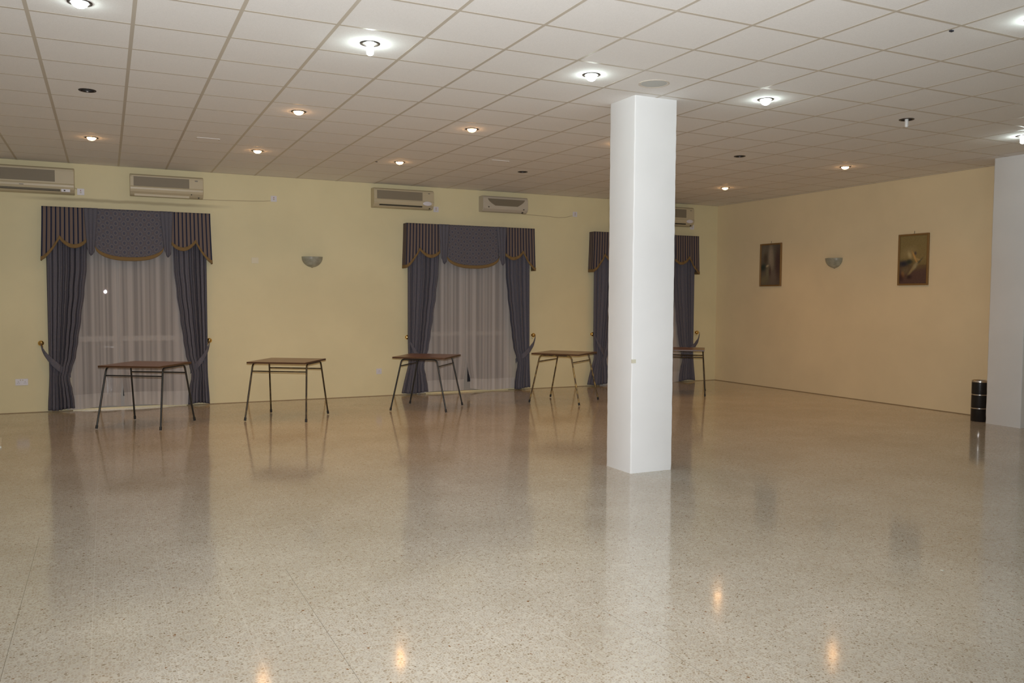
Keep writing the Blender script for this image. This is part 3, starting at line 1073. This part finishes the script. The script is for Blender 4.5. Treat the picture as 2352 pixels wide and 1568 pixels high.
def picture(y0, y1, z0, z1, label, base, blobs, seed):
    """u runs left to right as seen (from high y to low y)"""
    rnd = random.Random(seed)
    yc, zc = (y0 + y1) / 2, (z0 + z1) / 2
    w, h = y1 - y0, z1 - z0
    t = thing('framed_picture', label, 'picture', (WR, yc, z0), -PI / 2, 'framed pictures on the right wall')
    # local x: left to right as seen, local -y: out of the wall
    fr = 0.026
    f = MB()
    f.box(-w / 2, -w / 2 + fr, -0.030, -0.002, 0, h); f.box(w / 2 - fr, w / 2, -0.030, -0.002, 0, h)
    f.box(-w / 2 + fr, w / 2 - fr, -0.030, -0.002, 0, fr); f.box(-w / 2 + fr, w / 2 - fr, -0.030, -0.002, h - fr, h)
    f.build('frame', M_frame, t, bevel=0.004)
    nu, nv = 60, 90
    g = MB().grid(nu, nv, lambda u, v: (-w / 2 + fr + (w - 2 * fr) * u, -0.014, fr + (h - 2 * fr) * v), lambda u, v: (u, v))
    m = mat('painted_canvas', (0.5, 0.5, 0.5), 0.6, 0, 0.2)
    o = g.build('painting', m, t)
    ca = o.data.color_attributes.new('paint', 'FLOAT_COLOR', 'POINT')
    for j in range(nv + 1):
        for i in range(nu + 1):
            c_ = blend_paint(i / nu, j / nv, base, blobs)
            k = 1.35 * rnd.uniform(0.9, 1.1)
            ca.data[j * (nu + 1) + i].color = (*[min(1, max(0, x * k)) for x in c_], 1)
    n, l, b = nt(m)
    at = n.new('ShaderNodeAttribute'); at.attribute_name = 'paint'
    l.new(at.outputs['Color'], b.inputs['Base Color'])
    MB().tube([(0, -0.012, h - 0.005), (0.002, -0.008, h + 0.018), (0.0, -0.004, h + 0.040)], 0.0035, 8).build('hanging_hook', M_nail, t)
    return t


def base1(u, v):
    return (0.10, 0.085, 0.065)


picture(11.01, 11.53, 1.785, 2.535, 'narrow dark picture of a misty street in a gold frame, nearer the corner', base1, [
    (0.50, 0.72, 0.13, 0.30, 0, (0.24, 0.20, 0.15), 0.9), (0.58, 0.55, 0.10, 0.22, 0, (0.20, 0.17, 0.12), 0.7),
    (0.12, 0.85, 0.18, 0.18, 0, (0.13, 0.11, 0.08), 0.8), (0.22, 0.66, 0.12, 0.15, 0, (0.06, 0.045, 0.03), 0.8),
    (0.88, 0.55, 0.16, 0.45, 0, (0.055, 0.032, 0.03), 0.9), (0.10, 0.44, 0.16, 0.10, 0.1, (0.025, 0.035, 0.03), 0.95),
    (0.33, 0.475, 0.07, 0.028, 0.2, (0.42, 0.34, 0.22), 0.9), (0.33, 0.30, 0.08, 0.16, 0, (0.15, 0.14, 0.09), 0.8),
    (0.62, 0.20, 0.18, 0.20, 0, (0.13, 0.10, 0.08), 0.8), (0.47, 0.35, 0.05, 0.14, 0, (0.06, 0.035, 0.03), 0.8),
    (0.15, 0.12, 0.25, 0.12, 0, (0.14, 0.12, 0.07), 0.8)], 1)


def base2(u, v):
    return (0.19, 0.145, 0.06) if v > 0.38 + 0.0 * u else (0.085, 0.05, 0.04)


picture(8.13, 8.635, 1.770, 2.512, 'olive picture with dark and cream shapes in a gold frame, nearer the camera', base2, [
    (0.5, 0.38, 0.7, 0.10, 0, (0.14, 0.10, 0.045), 0.7), (0.30, 0.66, 0.30, 0.10, 0.2, (0.24, 0.19, 0.09), 0.7),
    (0.36, 0.60, 0.10, 0.06, -0.7, (0.38, 0.31, 0.16), 0.8), (0.57, 0.63, 0.045, 0.035, 0, (0.05, 0.04, 0.05), 0.9),
    (0.55, 0.545, 0.16, 0.03, -0.9, (0.50, 0.28, 0.09), 0.8), (0.66, 0.50, 0.14, 0.025, -0.2, (0.34, 0.24, 0.10), 0.8),
    (0.14, 0.42, 0.24, 0.075, 0, (0.025, 0.025, 0.035), 0.98), (0.36, 0.46, 0.12, 0.05, 0, (0.02, 0.03, 0.025), 0.9),
    (0.72, 0.45, 0.15, 0.022, 0.55, (0.06, 0.06, 0.04), 0.85), (0.56, 0.36, 0.12, 0.05, 0.6, (0.30, 0.27, 0.16), 0.85),
    (0.42, 0.26, 0.18, 0.035, 0.65, (0.26, 0.20, 0.09), 0.85), (0.22, 0.27, 0.16, 0.08, 0, (0.13, 0.10, 0.055), 0.8),
    (0.12, 0.19, 0.06, 0.07, 0.5, (0.24, 0.13, 0.05), 0.7), (0.35, 0.14, 0.12, 0.05, 0, (0.035, 0.02, 0.02), 0.85),
    (0.06, 0.12, 0.10, 0.08, 0, (0.04, 0.02, 0.02), 0.8)], 2)


# ------------------------------------------------------------------ folding-style card tables
def make_table(label, tubem, loc, rz):
    """local x = rail direction, local y = direction of each bent-tube frame"""
    t = thing('table', label, 'table', loc, rz, 'card tables along the back wall')
    tx, ty, zt = 0.375, 0.375, 0.744
    top = MB().box(-tx, tx, -ty, ty, zt - 0.020, zt).build('tabletop', M_wood, t, bevel=0.003)
    e = MB()
    w_ = 0.0025
    e.box(-tx - w_, tx + w_, -ty - w_, -ty - 0.0002, zt - 0.021, zt - 0.001)
    e.box(-tx - w_, tx + w_, ty + 0.0002, ty + w_, zt - 0.021, zt - 0.001)
    e.box(-tx - w_, -tx - 0.0002, -ty, ty, zt - 0.021, zt - 0.001)
    e.box(tx + 0.0002, tx + w_, -ty, ty, zt - 0.021, zt - 0.001)
    e.build('edge_band', M_woodedge, top)
    r = 0.0105
    zc = zt - 0.020 - r
    fx0, fy0 = 0.352, 0.250          # where legs reach the top
    fx1, fy1 = 0.395, 0.395          # feet
    zf = r * 0.6
    for sx in (-1, 1):
        # straight run beneath the top
        MB().tube([(sx * fx0, -fy0 + 0.05, zc), (sx * fx0, 0, zc), (sx * fx0, fy0 - 0.05, zc)], r, 10).build('cross_tube', tubem, t)
        for sy in (-1, 1):
            a = Vector((sx * fx0, sy * (fy0 - 0.05), zc))
            kx = Vector((sx * fx0, sy * fy0, zc))
            ft = Vector((sx * fx1, sy * fy1, zf + 0.02))
            dv = (ft - kx).normalized()
            b_ = kx + dv * 0.05
            pts = [a]
            for k in range(1, 7):
                q = k / 7
                pts.append(a * (1 - q) ** 2 + kx * 2 * q * (1 - q) + b_ * q * q)
            pts += [b_, (b_ + ft) / 2, ft]
            lg = MB().tube([tuple(v) for v in pts], r, 10).build('leg', tubem, t)
            MB().tube([tuple(ft - dv * 0.022), tuple(ft), tuple(ft + dv * 0.018)], 0.0145, 12).build('rubber_foot', M_foot, lg)
    for sy in (-1, 1):
        zr = zt - 0.125
        q = (zc - zr) / (zc - zf)
        yy = sy * (fy0 + (fy1 - fy0) * q)
        xx = fx0 + (fx1 - fx0) * q
        MB().tube([(-xx, yy, zr), (0, yy, zr), (xx, yy, zr)], 0.0075, 8).build('rail', tubem, t)
    return t


TB = [
    ('dark wooden table with black tube legs in front of the left window', M_steel_blk, (0.428, 10.943), -32.6),
    ('dark wooden table with brown tube legs below the back wall light', M_steel_brown, (2.089, 10.893), -33.0),
    ('dark wooden table with black tube legs in front of the middle window', M_steel_blk, (4.047, 11.039), 51.5),
    ('wooden table with worn gold-brown tube legs just left of the pillar', M_steel_gold, (6.204, 10.948), 38.1),
    ('wooden table partly hidden behind the pillar in front of the far window', M_steel_brown, (8.495, 11.12), -39.0),
]
for lab, mm, (x, y), a in TB:
    make_table(lab, mm, (x, y, 0), math.radians(a))

# ------------------------------------------------------------------ bin beside the right pillar
t = thing('waste_bin', 'black cylindrical bin with two chrome bands on the floor by the right pillar', 'bin', (10.13, 7.02, 0))
R_ = 0.097
MB().lathe([(0.0, 0.0), (R_ - 0.003, 0.0), (R_, 0.004), (R_, 0.515), (R_ - 0.006, 0.515), (R_ - 0.008, 0.03), (0, 0.03)], n=40).build('body', M_black, t)
for z in (0.170, 0.345):
    MB().lathe([(R_ - 0.001, z - 0.008), (R_ + 0.003, z - 0.006), (R_ + 0.003, z + 0.006), (R_ - 0.001, z + 0.008)], n=40).build('chrome_band', M_chrome, t)
MB().lathe([(R_ - 0.012, 0.505), (R_ + 0.003, 0.505), (R_ + 0.005, 0.520), (R_ - 0.002, 0.530), (R_ - 0.014, 0.520), (R_ - 0.012, 0.505)], n=40).build('rim', M_chrome, t)

# ------------------------------------------------------------------ small things on the floor
t = thing('white_board', 'corner of a white card slab lying on the floor at the left picture edge', 'board', (-1.035, 10.50, 0), math.radians(5))
MB().box(-0.60, 0.0, -0.62, 0.0, 0.0, 0.018).build('lower_sheet', M_paper, t)
MB().box(-0.60, -0.022, -0.62, -0.010, 0.019, 0.040).build('upper_sheet', M_paper, t)
q = MB(); q.lathe([(0.0, 0.003), (0.008, 0.002), (0.013, 0.0)], n=8)
q.v = [(x * (1 + 0.4 * math.sin(k * 2.1)), y * (0.8 + 0.3 * math.cos(k)), z) for k, (x, y, z) in enumerate(q.v)]
o = q.build('paper_scrap', M_paper); o.location = (4.31, 3.177, 0.0005)
tag(o, 'tiny white scrap on the floor right of the pillar', 'scrap')
